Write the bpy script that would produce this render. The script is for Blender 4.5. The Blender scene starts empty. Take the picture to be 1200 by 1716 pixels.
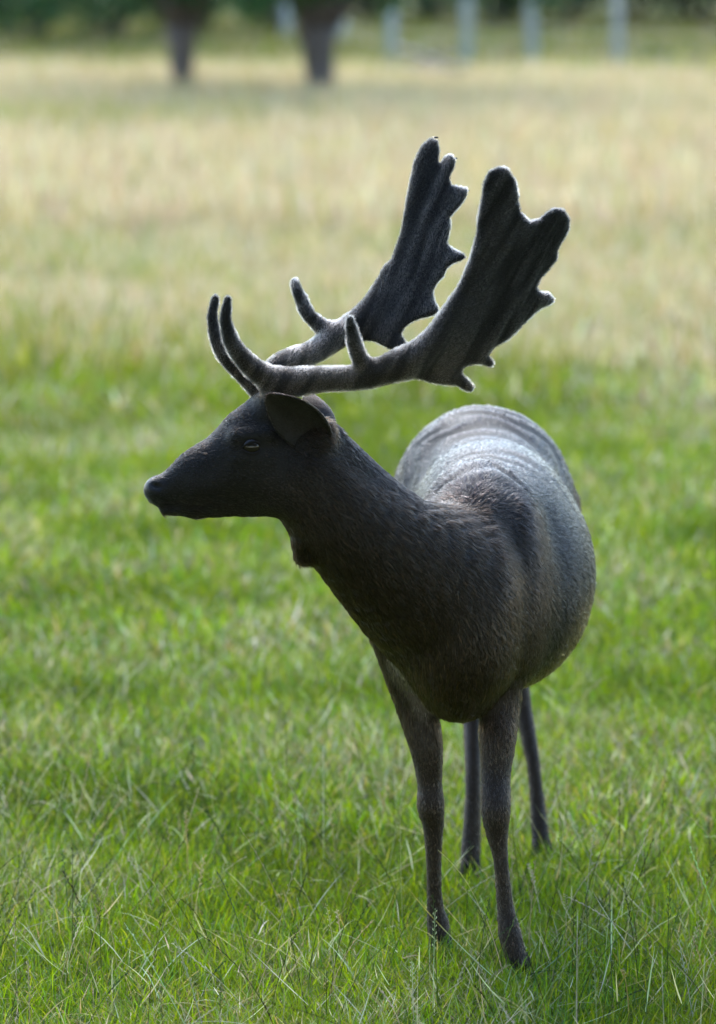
import bpy, math
import numpy as np
from mathutils import Matrix, Vector

# ------------------------------------------------------------------ camera, sky, sun, exposure
scene = bpy.context.scene
COL = scene.collection
rng = np.random.default_rng(7)
CAM_D, CAM_H, FPX = 7.0, 2.0, 6300.0
PITCH = math.radians(9.03)
cam_d = bpy.data.cameras.new('camera')
cam = bpy.data.objects.new('camera', cam_d); COL.objects.link(cam)
cam.location = (0, -CAM_D, CAM_H)
cam.rotation_euler = (math.pi / 2 - PITCH, 0, 0)
cam_d.sensor_fit = 'VERTICAL'; cam_d.sensor_height = 36.0
cam_d.lens = FPX / 1716.0 * 36.0
cam_d.clip_start = 0.1; cam_d.clip_end = 3000
cam_d.dof.use_dof = True
cam_d.dof.focus_distance = 6.95
cam_d.dof.aperture_fstop = 2.8
scene.camera = cam

SUN_EL, SUN_AZ = math.radians(45), math.radians(-14)      # azimuth from +Y (behind the deer), negative = towards -X
world = bpy.data.worlds.new('World'); scene.world = world
world.use_nodes = True
wn = world.node_tree.nodes; wl = world.node_tree.links
wn.clear()
sky = wn.new('ShaderNodeTexSky'); sky.sky_type = 'NISHITA'; sky.sun_disc = False
sky.sun_elevation = SUN_EL; sky.sun_rotation = SUN_AZ
sky.air_density = 1.3; sky.dust_density = 0.3; sky.ozone_density = 2.0
bg = wn.new('ShaderNodeBackground'); bg.inputs['Strength'].default_value = 0.11
wo = wn.new('ShaderNodeOutputWorld')
wl.new(sky.outputs[0], bg.inputs[0]); wl.new(bg.outputs[0], wo.inputs[0])

sun_d = bpy.data.lights.new('sun', 'SUN'); sun_d.energy = 1.2; sun_d.angle = math.radians(35)
sun_d.color = (1.0, 0.96, 0.91)
sun = bpy.data.objects.new('sun', sun_d); COL.objects.link(sun)
sdir = Vector((math.sin(SUN_AZ) * math.cos(SUN_EL), math.cos(SUN_AZ) * math.cos(SUN_EL), math.sin(SUN_EL)))
sun.rotation_euler = sdir.to_track_quat('Z', 'Y').to_euler()
sun.location = (0, 5, 12)

vs = scene.view_settings
vs.view_transform = 'Standard'; vs.look = 'None'; vs.gamma = 1.0; vs.use_curve_mapping = False
vs.exposure = 2.3
scene.render.engine = 'CYCLES'
scene.cycles.use_denoising = True
scene.cycles.max_bounces = 8
scene.cycles.sample_clamp_indirect = 6.0

# ------------------------------------------------------------------ measuring helpers
CP, SP = math.cos(PITCH), math.sin(PITCH)
CAMP = np.array([0, -CAM_D, CAM_H])
def ray(px, py):
    a = (px - 600.0) / FPX; b = (858.0 - py) / FPX
    return np.array([a, CP + b * SP, -SP + b * CP])
def W(px, py, y):
    r = ray(px, py); return CAMP + r * ((y + CAM_D) / r[1])
def G(px, py, z=0.0):
    r = ray(px, py); return CAMP + r * ((z - CAM_H) / r[2])
def M(rpx, y=0.0):
    return rpx * (y + CAM_D) / FPX
def smooth(a, b, x):
    t = np.clip((x - a) / (b - a), 0, 1); return t * t * (3 - 2 * t)

_tab = np.random.default_rng(3).random((256, 256)).astype(np.float32)
def vnoise(x, y):
    xi = np.floor(x).astype(int); yi = np.floor(y).astype(int)
    fx = x - xi; fy = y - yi
    fx = fx * fx * (3 - 2 * fx); fy = fy * fy * (3 - 2 * fy)
    a = _tab[xi & 255, yi & 255]; b = _tab[(xi + 1) & 255, yi & 255]
    c = _tab[xi & 255, (yi + 1) & 255]; d = _tab[(xi + 1) & 255, (yi + 1) & 255]
    return (a * (1 - fx) + b * fx) * (1 - fy) + (c * (1 - fx) + d * fx) * fy
def fbm(x, y, o=3):
    v = 0; a = 0.5; s = 0
    for i in range(o):
        v = v + a * vnoise(x * 2 ** i + 17.3 * i, y * 2 ** i + 5.1 * i); s += a; a *= 0.5
    return v / s

# ------------------------------------------------------------------ object helpers
def mesh_np(name, V, F, nper, mat=None, smooth_shade=True, colors=None, attr='tint'):
    """V (n,3); F flat index list of polygons with nper corners each (int or array)."""
    me = bpy.data.meshes.new(name)
    V = np.ascontiguousarray(V, dtype=np.float32); F = np.ascontiguousarray(F, dtype=np.int32).ravel()
    if np.isscalar(nper): npoly = len(F) // nper; tot = np.full(npoly, nper, np.int32)
    else: tot = np.asarray(nper, np.int32); npoly = len(tot)
    start = np.concatenate([[0], np.cumsum(tot)[:-1]]).astype(np.int32)
    me.vertices.add(len(V)); me.vertices.foreach_set('co', V.ravel())
    me.loops.add(len(F)); me.loops.foreach_set('vertex_index', F)
    me.polygons.add(npoly); me.polygons.foreach_set('loop_start', start)
    me.update(calc_edges=True)
    me.polygons.foreach_set('use_smooth', np.full(npoly, smooth_shade, bool))
    if colors is not None:
        at = me.attributes.new(attr, 'FLOAT_COLOR', 'POINT')
        c4 = np.ones((len(V), 4), np.float32); c4[:, :3] = colors
        at.data.foreach_set('color', c4.ravel())
    if mat: me.materials.append(mat)
    return me
def link(name, data, parent=None):
    o = bpy.data.objects.new(name, data); COL.objects.link(o)
    if parent is not None:
        o.parent = parent
        base = parent
        loc = Vector((0, 0, 0))
        while base is not None:
            loc += base.location; base = base.parent
        o.location = -loc if o.type != 'EMPTY' else o.location
    return o
def tag(o, label=None, cat=None, group=None, kind=None):
    if label: o['label'] = label
    if cat: o['category'] = cat
    if group: o['group'] = group
    if kind: o['kind'] = kind
    return o
def empty(name, loc):
    o = bpy.data.objects.new(name, None); COL.objects.link(o); o.location = loc
    o.empty_display_size = 0.1
    return o

def tube(P, R, n=10, cap=True, wob=0.0):
    """lofted tube through points P with radii R -> V, faces(list of quads as flat), counts"""
    P = np.asarray(P, float); R = np.asarray(R, float); m = len(P)
    T = np.gradient(P, axis=0); T /= np.linalg.norm(T, axis=1)[:, None]
    up = np.array([0.0, 1.0, 0.0]) if abs(T[0][1]) < 0.9 else np.array([1.0, 0, 0])
    V = []; a = np.linspace(0, 2 * np.pi, n, endpoint=False)
    for i in range(m):
        u = up - T[i] * np.dot(up, T[i]); u /= np.linalg.norm(u); v = np.cross(T[i], u); up = u
        rr = R[i] * (1 + wob * np.sin(a * 3 + i * 0.7) + wob * 0.6 * np.sin(a * 5 + 1.3 * i))
        V.append(P[i] + np.outer(np.cos(a) * rr, u) + np.outer(np.sin(a) * rr, v))
    V = np.concatenate(V); F = []; C = []
    for i in range(m - 1):
        for j in range(n):
            k = (j + 1) % n
            F += [i * n + j, i * n + k, (i + 1) * n + k, (i + 1) * n + j]; C.append(4)
    if cap:
        F += list(range(n))[::-1]; C.append(n)
        F += list(range((m - 1) * n, m * n)); C.append(n)
    return V, F, C
def join(parts):
    V = []; F = []; C = []; o = 0
    for v, f, c in parts:
        V.append(v); F += [i + o for i in f]; C += list(c); o += len(v)
    return np.concatenate(V), F, C

# ------------------------------------------------------------------ materials
def mat_new(name):
    m = bpy.data.materials.new(name); m.use_nodes = True
    nt = m.node_tree; nt.nodes.clear()
    out = nt.nodes.new('ShaderNodeOutputMaterial')
    return m, nt, out
def N(nt, t, **kw):
    n = nt.nodes.new(t)
    for k, v in kw.items():
        if k in n.inputs: n.inputs[k].default_value = v
        else: setattr(n, k, v)
    return n
def ramp(nt, stops):
    r = nt.nodes.new('ShaderNodeValToRGB')
    e = r.color_ramp.elements
    while len(e) < len(stops): e.new(0.5)
    for i, (p, c) in enumerate(stops):
        e[i].position = p; e[i].color = (*c, 1)
    return r

def leaf_material(name, trans=0.35, rough=0.55, attr='tint', spec=0.3):
    m, nt, out = mat_new(name)
    at = N(nt, 'ShaderNodeAttribute'); at.attribute_name = attr
    p = N(nt, 'ShaderNodeBsdfPrincipled', Roughness=rough)
    p.inputs['Specular IOR Level'].default_value = spec
    tr = N(nt, 'ShaderNodeBsdfTranslucent')
    mx = N(nt, 'ShaderNodeMixShader'); mx.inputs[0].default_value = trans
    hs = N(nt, 'ShaderNodeHueSaturation'); hs.inputs['Saturation'].default_value = 1.2; hs.inputs['Value'].default_value = 1.2
    L = nt.links.new
    L(at.outputs['Color'], p.inputs['Base Color']); L(at.outputs['Color'], hs.inputs['Color']); L(hs.outputs[0], tr.inputs['Color'])
    L(p.outputs[0], mx.inputs[1]); L(tr.outputs[0], mx.inputs[2]); L(mx.outputs[0], out.inputs[0])
    return m
def hair_material(name, rough=0.32, radial=0.4, ior=1.3):
    m, nt, out = mat_new(name)
    at = N(nt, 'ShaderNodeAttribute'); at.attribute_name = 'tint'
    h = nt.nodes.new('ShaderNodeBsdfHairPrincipled')
    h.parametrization = 'COLOR'
    h.inputs['Roughness'].default_value = rough
    h.inputs['Radial Roughness'].default_value = radial
    h.inputs['IOR'].default_value = ior
    h.inputs['Random Roughness'].default_value = 0.3
    nt.links.new(at.outputs['Color'], h.inputs['Color'])
    nt.links.new(h.outputs[0], out.inputs[0])
    return m
def skin_material(name, rough=0.6, sheen=0.3):
    m, nt, out = mat_new(name)
    at = N(nt, 'ShaderNodeAttribute'); at.attribute_name = 'tint'
    gl = N(nt, 'ShaderNodeAttribute'); gl.attribute_name = 'wet'
    p = N(nt, 'ShaderNodeBsdfPrincipled')
    p.inputs['Sheen Weight'].default_value = sheen
    p.inputs['Specular IOR Level'].default_value = 0.22
    p.inputs['Sheen Roughness'].default_value = 0.4
    tc = N(nt, 'ShaderNodeTexCoord')
    no = N(nt, 'ShaderNodeTexNoise', Scale=260.0, Detail=3.0)
    bp = N(nt, 'ShaderNodeBump', Strength=0.35, Distance=0.004)
    mr = N(nt, 'ShaderNodeMapRange'); mr.inputs['To Min'].default_value = rough; mr.inputs['To Max'].default_value = 0.38
    L = nt.links.new
    L(tc.outputs['Object'], no.inputs['Vector']); L(no.outputs[0], bp.inputs['Height']); L(bp.outputs[0], p.inputs['Normal'])
    L(gl.outputs['Fac'], mr.inputs['Value']); L(mr.outputs[0], p.inputs['Roughness'])
    L(at.outputs['Color'], p.inputs['Base Color']); L(p.outputs[0], out.inputs[0])
    return m
def simple_material(name, color, rough=0.5, noise_scale=None, color2=None, bump=0.0, stretch=(1, 1, 1), spec=0.5):
    m, nt, out = mat_new(name)
    p = N(nt, 'ShaderNodeBsdfPrincipled', Roughness=rough)
    p.inputs['Specular IOR Level'].default_value = spec
    L = nt.links.new
    if noise_scale:
        tc = N(nt, 'ShaderNodeTexCoord'); mp = N(nt, 'ShaderNodeMapping'); mp.inputs['Scale'].default_value = stretch
        no = N(nt, 'ShaderNodeTexNoise', Scale=noise_scale, Detail=5.0, Roughness=0.6)
        r = ramp(nt, [(0.3, color), (0.7, color2 or color)])
        bp = N(nt, 'ShaderNodeBump', Strength=bump, Distance=0.02)
        L(tc.outputs['Object'], mp.inputs[0]); L(mp.outputs[0], no.inputs['Vector']); L(no.outputs[0], r.inputs[0])
        L(r.outputs[0], p.inputs['Base Color']); L(no.outputs[0], bp.inputs['Height']); L(bp.outputs[0], p.inputs['Normal'])
    else:
        p.inputs['Base Color'].default_value = (*color, 1)
    L(p.outputs[0], out.inputs[0])
    return m

MAT_GRASS = leaf_material('grass_blade', 0.5, 0.65, spec=0.06)
MAT_DRY = leaf_material('dry_grass', 0.35, 0.7, spec=0.12)
MAT_LEAF = leaf_material('tree_leaf', 0.3, 0.5)
MAT_BARK = simple_material('bark', (0.055, 0.048, 0.05), 0.9, 9.0, (0.13, 0.115, 0.12), 0.8, (1, 1, 0.25))
MAT_POST = simple_material('weathered_wood', (0.22, 0.28, 0.24), 0.85, 14.0, (0.36, 0.36, 0.39), 0.5, (1, 1, 0.12))
MAT_RAIL = simple_material('grey_rail_wood', (0.16, 0.13, 0.11), 0.9, 12.0, (0.30, 0.27, 0.25), 0.5, (0.2, 1, 1))
MAT_WIRE = simple_material('galvanised_wire', (0.25, 0.25, 0.26), 0.45)
MAT_HOOF = simple_material('hoof_horn', (0.012, 0.011, 0.012), 0.8, 60.0, (0.025, 0.022, 0.02), 0.2, spec=0.2)
MAT_SKIN = skin_material('deer_skin')
MAT_VELVET = skin_material('antler_velvet', 0.75, 0.6)
MAT_HAIR = hair_material('deer_hair', 0.22, 0.35, 1.33)
MAT_VHAIR = hair_material('velvet_hair', 0.4, 0.5, 1.3)

# ground material: soil, moss, short thatch; drier and paler away from the deer
def ground_material():
    m, nt, out = mat_new('meadow_ground')
    L = nt.links.new
    tc = N(nt, 'ShaderNodeTexCoord')
    sx = N(nt, 'ShaderNodeSeparateXYZ'); L(tc.outputs['Object'], sx.inputs[0])
    n1 = N(nt, 'ShaderNodeTexNoise', Scale=0.55, Detail=4.0, Roughness=0.55); L(tc.outputs['Object'], n1.inputs['Vector'])
    n2 = N(nt, 'ShaderNodeTexNoise', Scale=38.0, Detail=6.0, Roughness=0.7); L(tc.outputs['Object'], n2.inputs['Vector'])
    near = ramp(nt, [(0.30, (0.045, 0.040, 0.022)), (0.5, (0.07, 0.10, 0.02)), (0.72, (0.14, 0.15, 0.05))])
    L(n2.outputs[0], near.inputs[0])
    dry = ramp(nt, [(0.25, (0.20, 0.16, 0.075)), (0.55, (0.32, 0.26, 0.14)), (0.8, (0.40, 0.34, 0.21))])
    L(n2.outputs[0], dry.inputs[0])
    mr = N(nt, 'ShaderNodeMapRange'); mr.inputs['From Min'].default_value = 7.0; mr.inputs['From Max'].default_value = 20.0
    L(sx.outputs['Y'], mr.inputs['Value'])
    ad = N(nt, 'ShaderNodeMath', operation='MULTIPLY_ADD'); ad.inputs[1].default_value = 1.4; ad.inputs[2].default_value = -0.7
    L(n1.outputs[0], ad.inputs[0])
    sm = N(nt, 'ShaderNodeMath', operation='ADD', use_clamp=True); L(mr.outputs[0], sm.inputs[0]); L(ad.outputs[0], sm.inputs[1])
    # greener pasture beyond the fence line
    mr2 = N(nt, 'ShaderNodeMapRange'); mr2.inputs['From Min'].default_value = 37.0; mr2.inputs['From Max'].default_value = 41.0
    mr2.inputs['To Min'].default_value = 1.0; mr2.inputs['To Max'].default_value = 0.25
    L(sx.outputs['Y'], mr2.inputs['Value'])
    ml = N(nt, 'ShaderNodeMath', operation='MULTIPLY'); L(sm.outputs[0], ml.inputs[0]); L(mr2.outputs[0], ml.inputs[1])
    mx = N(nt, 'ShaderNodeMix', data_type='RGBA')
    L(ml.outputs[0], mx.inputs[0]); L(near.outputs[0], mx.inputs[6]); L(dry.outputs[0], mx.inputs[7])
    bp = N(nt, 'ShaderNodeBump', Strength=0.7, Distance=0.03); L(n2.outputs[0], bp.inputs['Height'])
    p = N(nt, 'ShaderNodeBsdfPrincipled', Roughness=0.95); p.inputs['Specular IOR Level'].default_value = 0.1
    L(mx.outputs[2], p.inputs['Base Color']); L(bp.outputs[0], p.inputs['Normal']); L(p.outputs[0], out.inputs[0])
    return m

# ------------------------------------------------------------------ ground: one sheet, finely stepped near the deer
def hgt(x, y):
    far = smooth(1.5, 6.0, np.hypot(x - 0.2, y - 0.3))
    return (fbm(x * 0.35 + 9, y * 0.35 + 4) - 0.5) * 0.10 * far + (fbm(x * 1.7 + 2, y * 1.7 + 7) - 0.5) * 0.035 * smooth(0.6, 2.5, np.hypot(x - 0.25, y - 0.4))
gx = np.concatenate([[-2500, -600, -150, -60], np.linspace(-25, 25, 151), [60, 150, 600, 2500]])
gy = np.concatenate([[-2500, -400, -60, -20], np.linspace(-9, 71, 241), [95, 150, 400, 900, 2500]])
X, Y = np.meshgrid(gx, gy, indexing='ij')
Z = np.where((np.abs(X) < 26) & (Y > -10) & (Y < 72), hgt(X, Y), 0.0)
Vg = np.stack([X, Y, Z], -1).reshape(-1, 3)
ni, nj = X.shape
ii, jj = np.meshgrid(np.arange(ni - 1), np.arange(nj - 1), indexing='ij')
q = (ii * nj + jj).ravel()
Fg = np.stack([q, q + nj, q + nj + 1, q + 1], 1)
tag(link('ground', mesh_np('ground', Vg, Fg, 4, ground_material())), 'rough grassy meadow ground running from the deer to the fence', 'ground', kind='structure')

# ------------------------------------------------------------------ grass
FEET = [G(738, 1604), G(869, 1637), G(788, 1476), G(907, 1441)]
def blades(x, y, h, w, az, lean, curl, col, segs, col_tip=None, z0=None):
    n = len(x)
    z = hgt(x, y) if z0 is None else z0
    ts = np.linspace(0, 1, segs + 1)
    dx, dy = np.cos(az), np.sin(az)
    wa = az + np.pi / 2 + rng.normal(0, 0.9, n)
    wx, wy = np.cos(wa), np.sin(wa)
    rows = []
    for i, t in enumerate(ts):
        ang = lean + curl * t
        # integrate bend approx
        out = h * (np.sin(lean) * t + 0.5 * curl * np.cos(lean) * t * t * 0.9)
        up = h * (np.cos(lean) * t - 0.5 * curl * np.sin(lean) * t * t * 0.9 - 0.15 * curl * curl * t ** 3)
        cx = x + dx * out; cy = y + dy * out; cz = z - 0.004 + np.maximum(up, 0.004 * t)
        ww = w * (1 - t ** 1.7) * 0.5 * (0.75 + 0.5 * min(1.0, t * 4))
        if i < segs:
            rows.append(np.stack([cx - wx * ww, cy - wy * ww, cz], 1)); rows.append(np.stack([cx + wx * ww, cy + wy * ww, cz], 1))
        else:
            rows.append(np.stack([cx, cy, cz], 1))
    k = 2 * segs + 1
    V = np.stack(rows, 1).reshape(-1, 3)
    base = (np.arange(n) * k)[:, None]
    F = []
    for s in range(segs - 1):
        a = 2 * s
        F.append(base + np.array([[a, a + 1, a + 3]])); F.append(base + np.array([[a, a + 3, a + 2]]))
    a = 2 * (segs - 1)
    F.append(base + np.array([[a, a + 1, a + 2]]))
    F = np.concatenate(F, 0)
    C = np.repeat(col, k, 0)
    if col_tip is not None:
        tt = np.repeat(np.concatenate([np.repeat(ts[:-1], 2), ts[-1:]])[None], n, 0).reshape(-1, 1)
        C = C * (1 - tt) + np.repeat(col_tip, k, 0) * tt
    return V, F, C
def scatter(n, y0, y1, half0, half1, clump=0.0, cs=6.0):
    """random points in a widening strip, clumped by noise"""
    m = int(n * (1 + clump * 1.3))
    y = y0 + (y1 - y0) * rng.random(m) ** 0.9
    x = (rng.random(m) * 2 - 1) * (half0 + (half1 - half0) * (y - y0) / (y1 - y0))
    if clump:
        p = 1 - clump + clump * 2 * np.clip(fbm(x * cs, y * cs + 30, 2) - 0.25, 0, 1)
        k = rng.random(m) < p
        x, y = x[k], y[k]
    return x, y
GREENS = np.array([[0.14, 0.25, 0.02], [0.185, 0.29, 0.022], [0.245, 0.33, 0.035], [0.078, 0.155, 0.02], [0.125, 0.225, 0.075], [0.25, 0.30, 0.055]])
STRAWS = np.array([[0.46, 0.42, 0.26], [0.38, 0.31, 0.16], [0.52, 0.50, 0.39], [0.32, 0.28, 0.10], [0.42, 0.45, 0.27]])
def pick(pal, n, j=0.18):
    c = pal[rng.integers(0, len(pal), n)] * (1 + rng.normal(0, j, (n, 1))) * (1 + rng.normal(0, 0.06, (n, 3)))
    return np.clip(c, 0.01, 0.8)
def dryness(x, y):
    base = smooth(1.5, 19.5, y + (fbm(x * 0.6 + 40, y * 0.33 + 3) - 0.5) * 19)
    base = base * (1 - 0.75 * smooth(36.5, 40, y))
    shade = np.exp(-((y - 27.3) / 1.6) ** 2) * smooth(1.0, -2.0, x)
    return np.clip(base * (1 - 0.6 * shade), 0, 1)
def hoof_clear(x, y):
    k = np.ones(len(x), bool)
    for f in FEET: k &= np.hypot(x - f[0], y - f[1] - 0.01) > 0.020
    return k

def build_grass():
    out = []
    # lawn around the deer (in focus)
    def lawn(n, y0, y1, h0, h1, hm, wm, segs, strawp, clump=0.5, cs=7.0, leanmu=0.58):
        x, y = scatter(n, y0, y1, h0, h1, clump, cs)
        k = hoof_clear(x, y); x, y = x[k], y[k]; n = len(x)
        patch = fbm(x * 1.6 + 3, y * 1.6 + 60)
        fine = fbm(x * 5 + 13, y * 5 + 20, 2)
        d = dryness(x, y)
        col = pick(GREENS, n)
        lime = smooth(0.45, 0.75, fine)[:, None]
        col = col * (1 - 0.4 * lime) + np.array([0.21, 0.29, 0.04]) * 0.4 * lime
        yl = 0.55 * smooth(4.0, 12.0, y)[:, None]
        col = col * (1 - yl) + np.array([0.27, 0.30, 0.06]) * yl
        dk = smooth(0.52, 0.28, patch)[:, None]
        col = col * (1 - 0.28 * dk)
        straw = rng.random(n) < np.clip(strawp * (0.4 + 1.5 * smooth(0.42, 0.7, patch)) + d * 0.8, 0, 0.9)
        ss = pick(STRAWS, n); col[straw] = ss[straw]
        h = hm * (0.45 + 0.9 * rng.random(n)) * (0.65 + 0.75 * patch) * (1 + 0.5 * d)
        az = rng.random(n) * 2 * np.pi
        lean = np.abs(rng.normal(leanmu, 0.36, n)); lean[straw] += 0.3
        lean = np.clip(lean, 0.02, 1.35)
        curl = np.clip(rng.normal(0.6, 0.45, n), -0.3, 1.6)
        tip = col * 0.8 + np.array([0.2, 0.19, 0.06]) * 0.2
        out.append(blades(x, y, h, wm * (0.6 + 0.8 * rng.random(n)), az, lean, curl, col, segs, tip))
    lawn(135000, -1.3, 0.9, 1.15, 1.2, 0.060, 0.0025, 3, 0.26)
    lawn(70000, 0.9, 3.0, 1.2, 1.45, 0.062, 0.0042, 2, 0.28)
    lawn(80000, 3.0, 8.0, 1.5, 2.3, 0.075, 0.0075, 2, 0.28, 0.55, 3.5)
    lawn(70000, 8.0, 16.0, 2.3, 3.9, 0.12, 0.012, 2, 0.25, 0.55, 1.8)
    V = []; F = []; C = []; o = 0
    for v, f, c in out:
        V.append(v); F.append(f + o); C.append(c); o += len(v)
    tag(link('grass', mesh_np('grass', np.concatenate(V), np.concatenate(F), 3, MAT_GRASS, True, np.concatenate(C))),
        'short bright green lawn grass around the deer with fine blades', 'grass', kind='stuff')
    # tall bleached meadow behind
    out.clear()
    def meadow(n, y0, y1, h0, h1, hm, wm):
        x, y = scatter(n, y0, y1, h0, h1, 0.4, 0.9)
        n = len(x); d = dryness(x, y)
        col = pick(GREENS * np.array([1.5, 1.1, 1.6]), n)
        st = rng.random(n) < np.clip(0.12 + d * 0.95, 0, 0.93)
        pal = np.array([[0.64, 0.53, 0.36], [0.57, 0.46, 0.29], [0.68, 0.58, 0.42], [0.48, 0.36, 0.20], [0.54, 0.48, 0.27]])
        ss = pick(pal, n); col[st] = ss[st]
        col = col * (1 - 0.45 * smooth(39, 43, y))[:, None]
        h = hm * (0.4 + 0.9 * rng.random(n)) * (0.6 + 0.8 * fbm(x * 0.5, y * 0.5))
        out.append(blades(x, y, h, wm * (0.6 + 0.8 * rng.random(n)), rng.random(n) * 6.283, np.abs(rng.normal(0.25, 0.2, n)),
                          np.clip(rng.normal(0.4, 0.3, n), -0.1, 1.1), col, 2))
    meadow(60000, 9.0, 18.0, 2.6, 4.2, 0.20, 0.010)
    meadow(120000, 16.0, 40.0, 4.2, 8.0, 0.30, 0.016)
    meadow(30000, 40.0, 66.0, 8.0, 12.0, 0.25, 0.03)
    V = []; F = []; C = []; o = 0
    for v, f, c in out:
        V.append(v); F.append(f + o); C.append(c); o += len(v)
    tag(link('meadow_grass', mesh_np('meadow_grass', np.concatenate(V), np.concatenate(F), 3, MAT_DRY, True, np.concatenate(C))),
        'tall bleached straw coloured meadow grass behind the deer', 'dry grass', kind='stuff')

def build_seed_stems():
    """rye-grass stalks: a thin bent stem carrying two rows of spikelets"""
    V = []; F = []; C = []; o = 0
    n = 620
    x, y = scatter(n, -1.0, 2.6, 1.0, 1.4, 0.6, 2.2)
    n = len(x)
    for i in range(n):
        if np.min([np.hypot(x[i] - f[0], y[i] - f[1]) for f in FEET]) < 0.03: continue
        h = rng.uniform(0.11, 0.27); az = rng.uniform(0, 6.283); lean = abs(rng.normal(0.3, 0.35)); bend = rng.uniform(-0.1, 0.9)
        pale = rng.random() < 0.45
        col = pick(STRAWS[[0, 2, 4]] * 1.1, 1)[0] if pale else pick(np.array([[0.045, 0.075, 0.035], [0.06, 0.10, 0.06], [0.06, 0.055, 0.03], [0.09, 0.14, 0.05]]), 1)[0]
        t = np.linspace(0, 1, 9)
        ang = lean + bend * t
        px = np.concatenate([[0], np.cumsum(np.sin(ang[:-1]) * h / 8)]); pz = np.concatenate([[0], np.cumsum(np.cos(ang[:-1]) * h / 8)])
        P = np.stack([x[i] + px * math.cos(az), y[i] + px * math.sin(az), float(hgt(np.array([x[i]]), np.array([y[i]]))[0]) + np.maximum(pz, 0.01 * t)], 1)
        v, f, c = tube(P, np.linspace(0.0009, 0.0005, 9), 3, False)
        parts = [(v, f, c)]
        if rng.random() < 0.75:
            side = np.array([-math.sin(az), math.cos(az), 0.0]); m = int(rng.integers(6, 12))
            for s in range(m):
                u = 0.62 + 0.38 * s / m
                k = u * 8; a = int(min(7, k)); p = P[a] * (1 - (k - a)) + P[a + 1] * (k - a)
                d = P[a + 1] - P[a]; d = d / np.linalg.norm(d)
                sg = 1 if s % 2 else -1
                l = rng.uniform(0.007, 0.012) * (1 - 0.3 * (s / m)); wd = 0.0016
                tipp = p + d * l + side * sg * 0.0032
                nb = np.cross(d, side)
                mid = p + d * l * 0.5 + side * sg * 0.003
                q = np.array([p, mid + side * wd * 0.7, tipp, mid - side * wd * 0.7, mid + nb * wd * 0.7, mid - nb * wd * 0.7])
                parts.append((q, [0, 1, 4, 1, 2, 4, 2, 3, 4, 3, 0, 4, 1, 0, 5, 2, 1, 5, 3, 2, 5, 0, 3, 5], [3] * 8))
        v, f, c = join(parts)
        V.append(v); F += [a + o for a in f]; C += list(c); o += len(v)
        V[-1] = (v, np.repeat(col[None], len(v), 0))
    vv = np.concatenate([a for a, b in V]); cc = np.concatenate([b for a, b in V])
    tag(link('seed_stalks', mesh_np('seed_stalks', vv, F, C, MAT_DRY, True, cc)),
        'thin dark and straw pale seed stalks rising above the short grass', 'grass stalks', kind='stuff')
    # straw lying across the sward
    n = 1900
    x, y = scatter(n, -1.0, 4.5, 1.0, 1.7, 0.5, 1.8); n = len(x)
    k = hoof_clear(x, y); x, y = x[k], y[k]; n = len(x)
    v, f, c = blades(x, y, rng.uniform(0.05, 0.17, n), rng.uniform(0.0016, 0.003, n), rng.random(n) * 6.283, rng.uniform(0.6, 1.25, n),
                     rng.uniform(-0.5, 0.8, n), pick(STRAWS * 1.15, n), 4, z0=hgt(x, y) + rng.uniform(0.0, 0.045, n))
    tag(link('dead_straw', mesh_np('dead_straw', v, f, 3, MAT_DRY, True, c)),
        'pale dead straw blades lying loose across the green grass', 'straw', kind='stuff')

# ------------------------------------------------------------------ background trees, bushes, fence
def leaf_cloud(centers, radii, n, size, pal):
    """n leaf faces spread through clumps (more towards each clump's skin)"""
    ci = rng.integers(0, len(centers), n)
    d = rng.normal(0, 1, (n, 3)); d /= np.linalg.norm(d, axis=1)[:, None]
    r = rng.random(n) ** 0.45
    P = centers[ci] + d * r[:, None] * radii[ci]
    a = rng.normal(0, 1, (n, 3)); a /= np.linalg.norm(a, axis=1)[:, None]
    b = np.cross(a, rng.normal(0, 1, (n, 3))); b /= np.linalg.norm(b, axis=1)[:, None]
    s = size * (0.6 + 0.8 * rng.random(n))[:, None]
    V = np.stack([P - a * s, P + b * s * 0.45, P + a * s, P - b * s * 0.45], 1).reshape(-1, 3)
    F = np.arange(n * 4).reshape(-1, 4)
    tone = np.repeat((0.75 + 0.5 * rng.random(len(centers)))[ci][:, None] * pick(pal, n, 0.2), 4, 0)
    return V, F, tone
TREE_PAL = np.array([[0.028, 0.080, 0.022], [0.04, 0.10, 0.028], [0.036, 0.095, 0.04], [0.022, 0.062, 0.022]])
BUSH_PAL = np.array([[0.03, 0.07, 0.028], [0.04, 0.09, 0.03], [0.05, 0.11, 0.035]])
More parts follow.
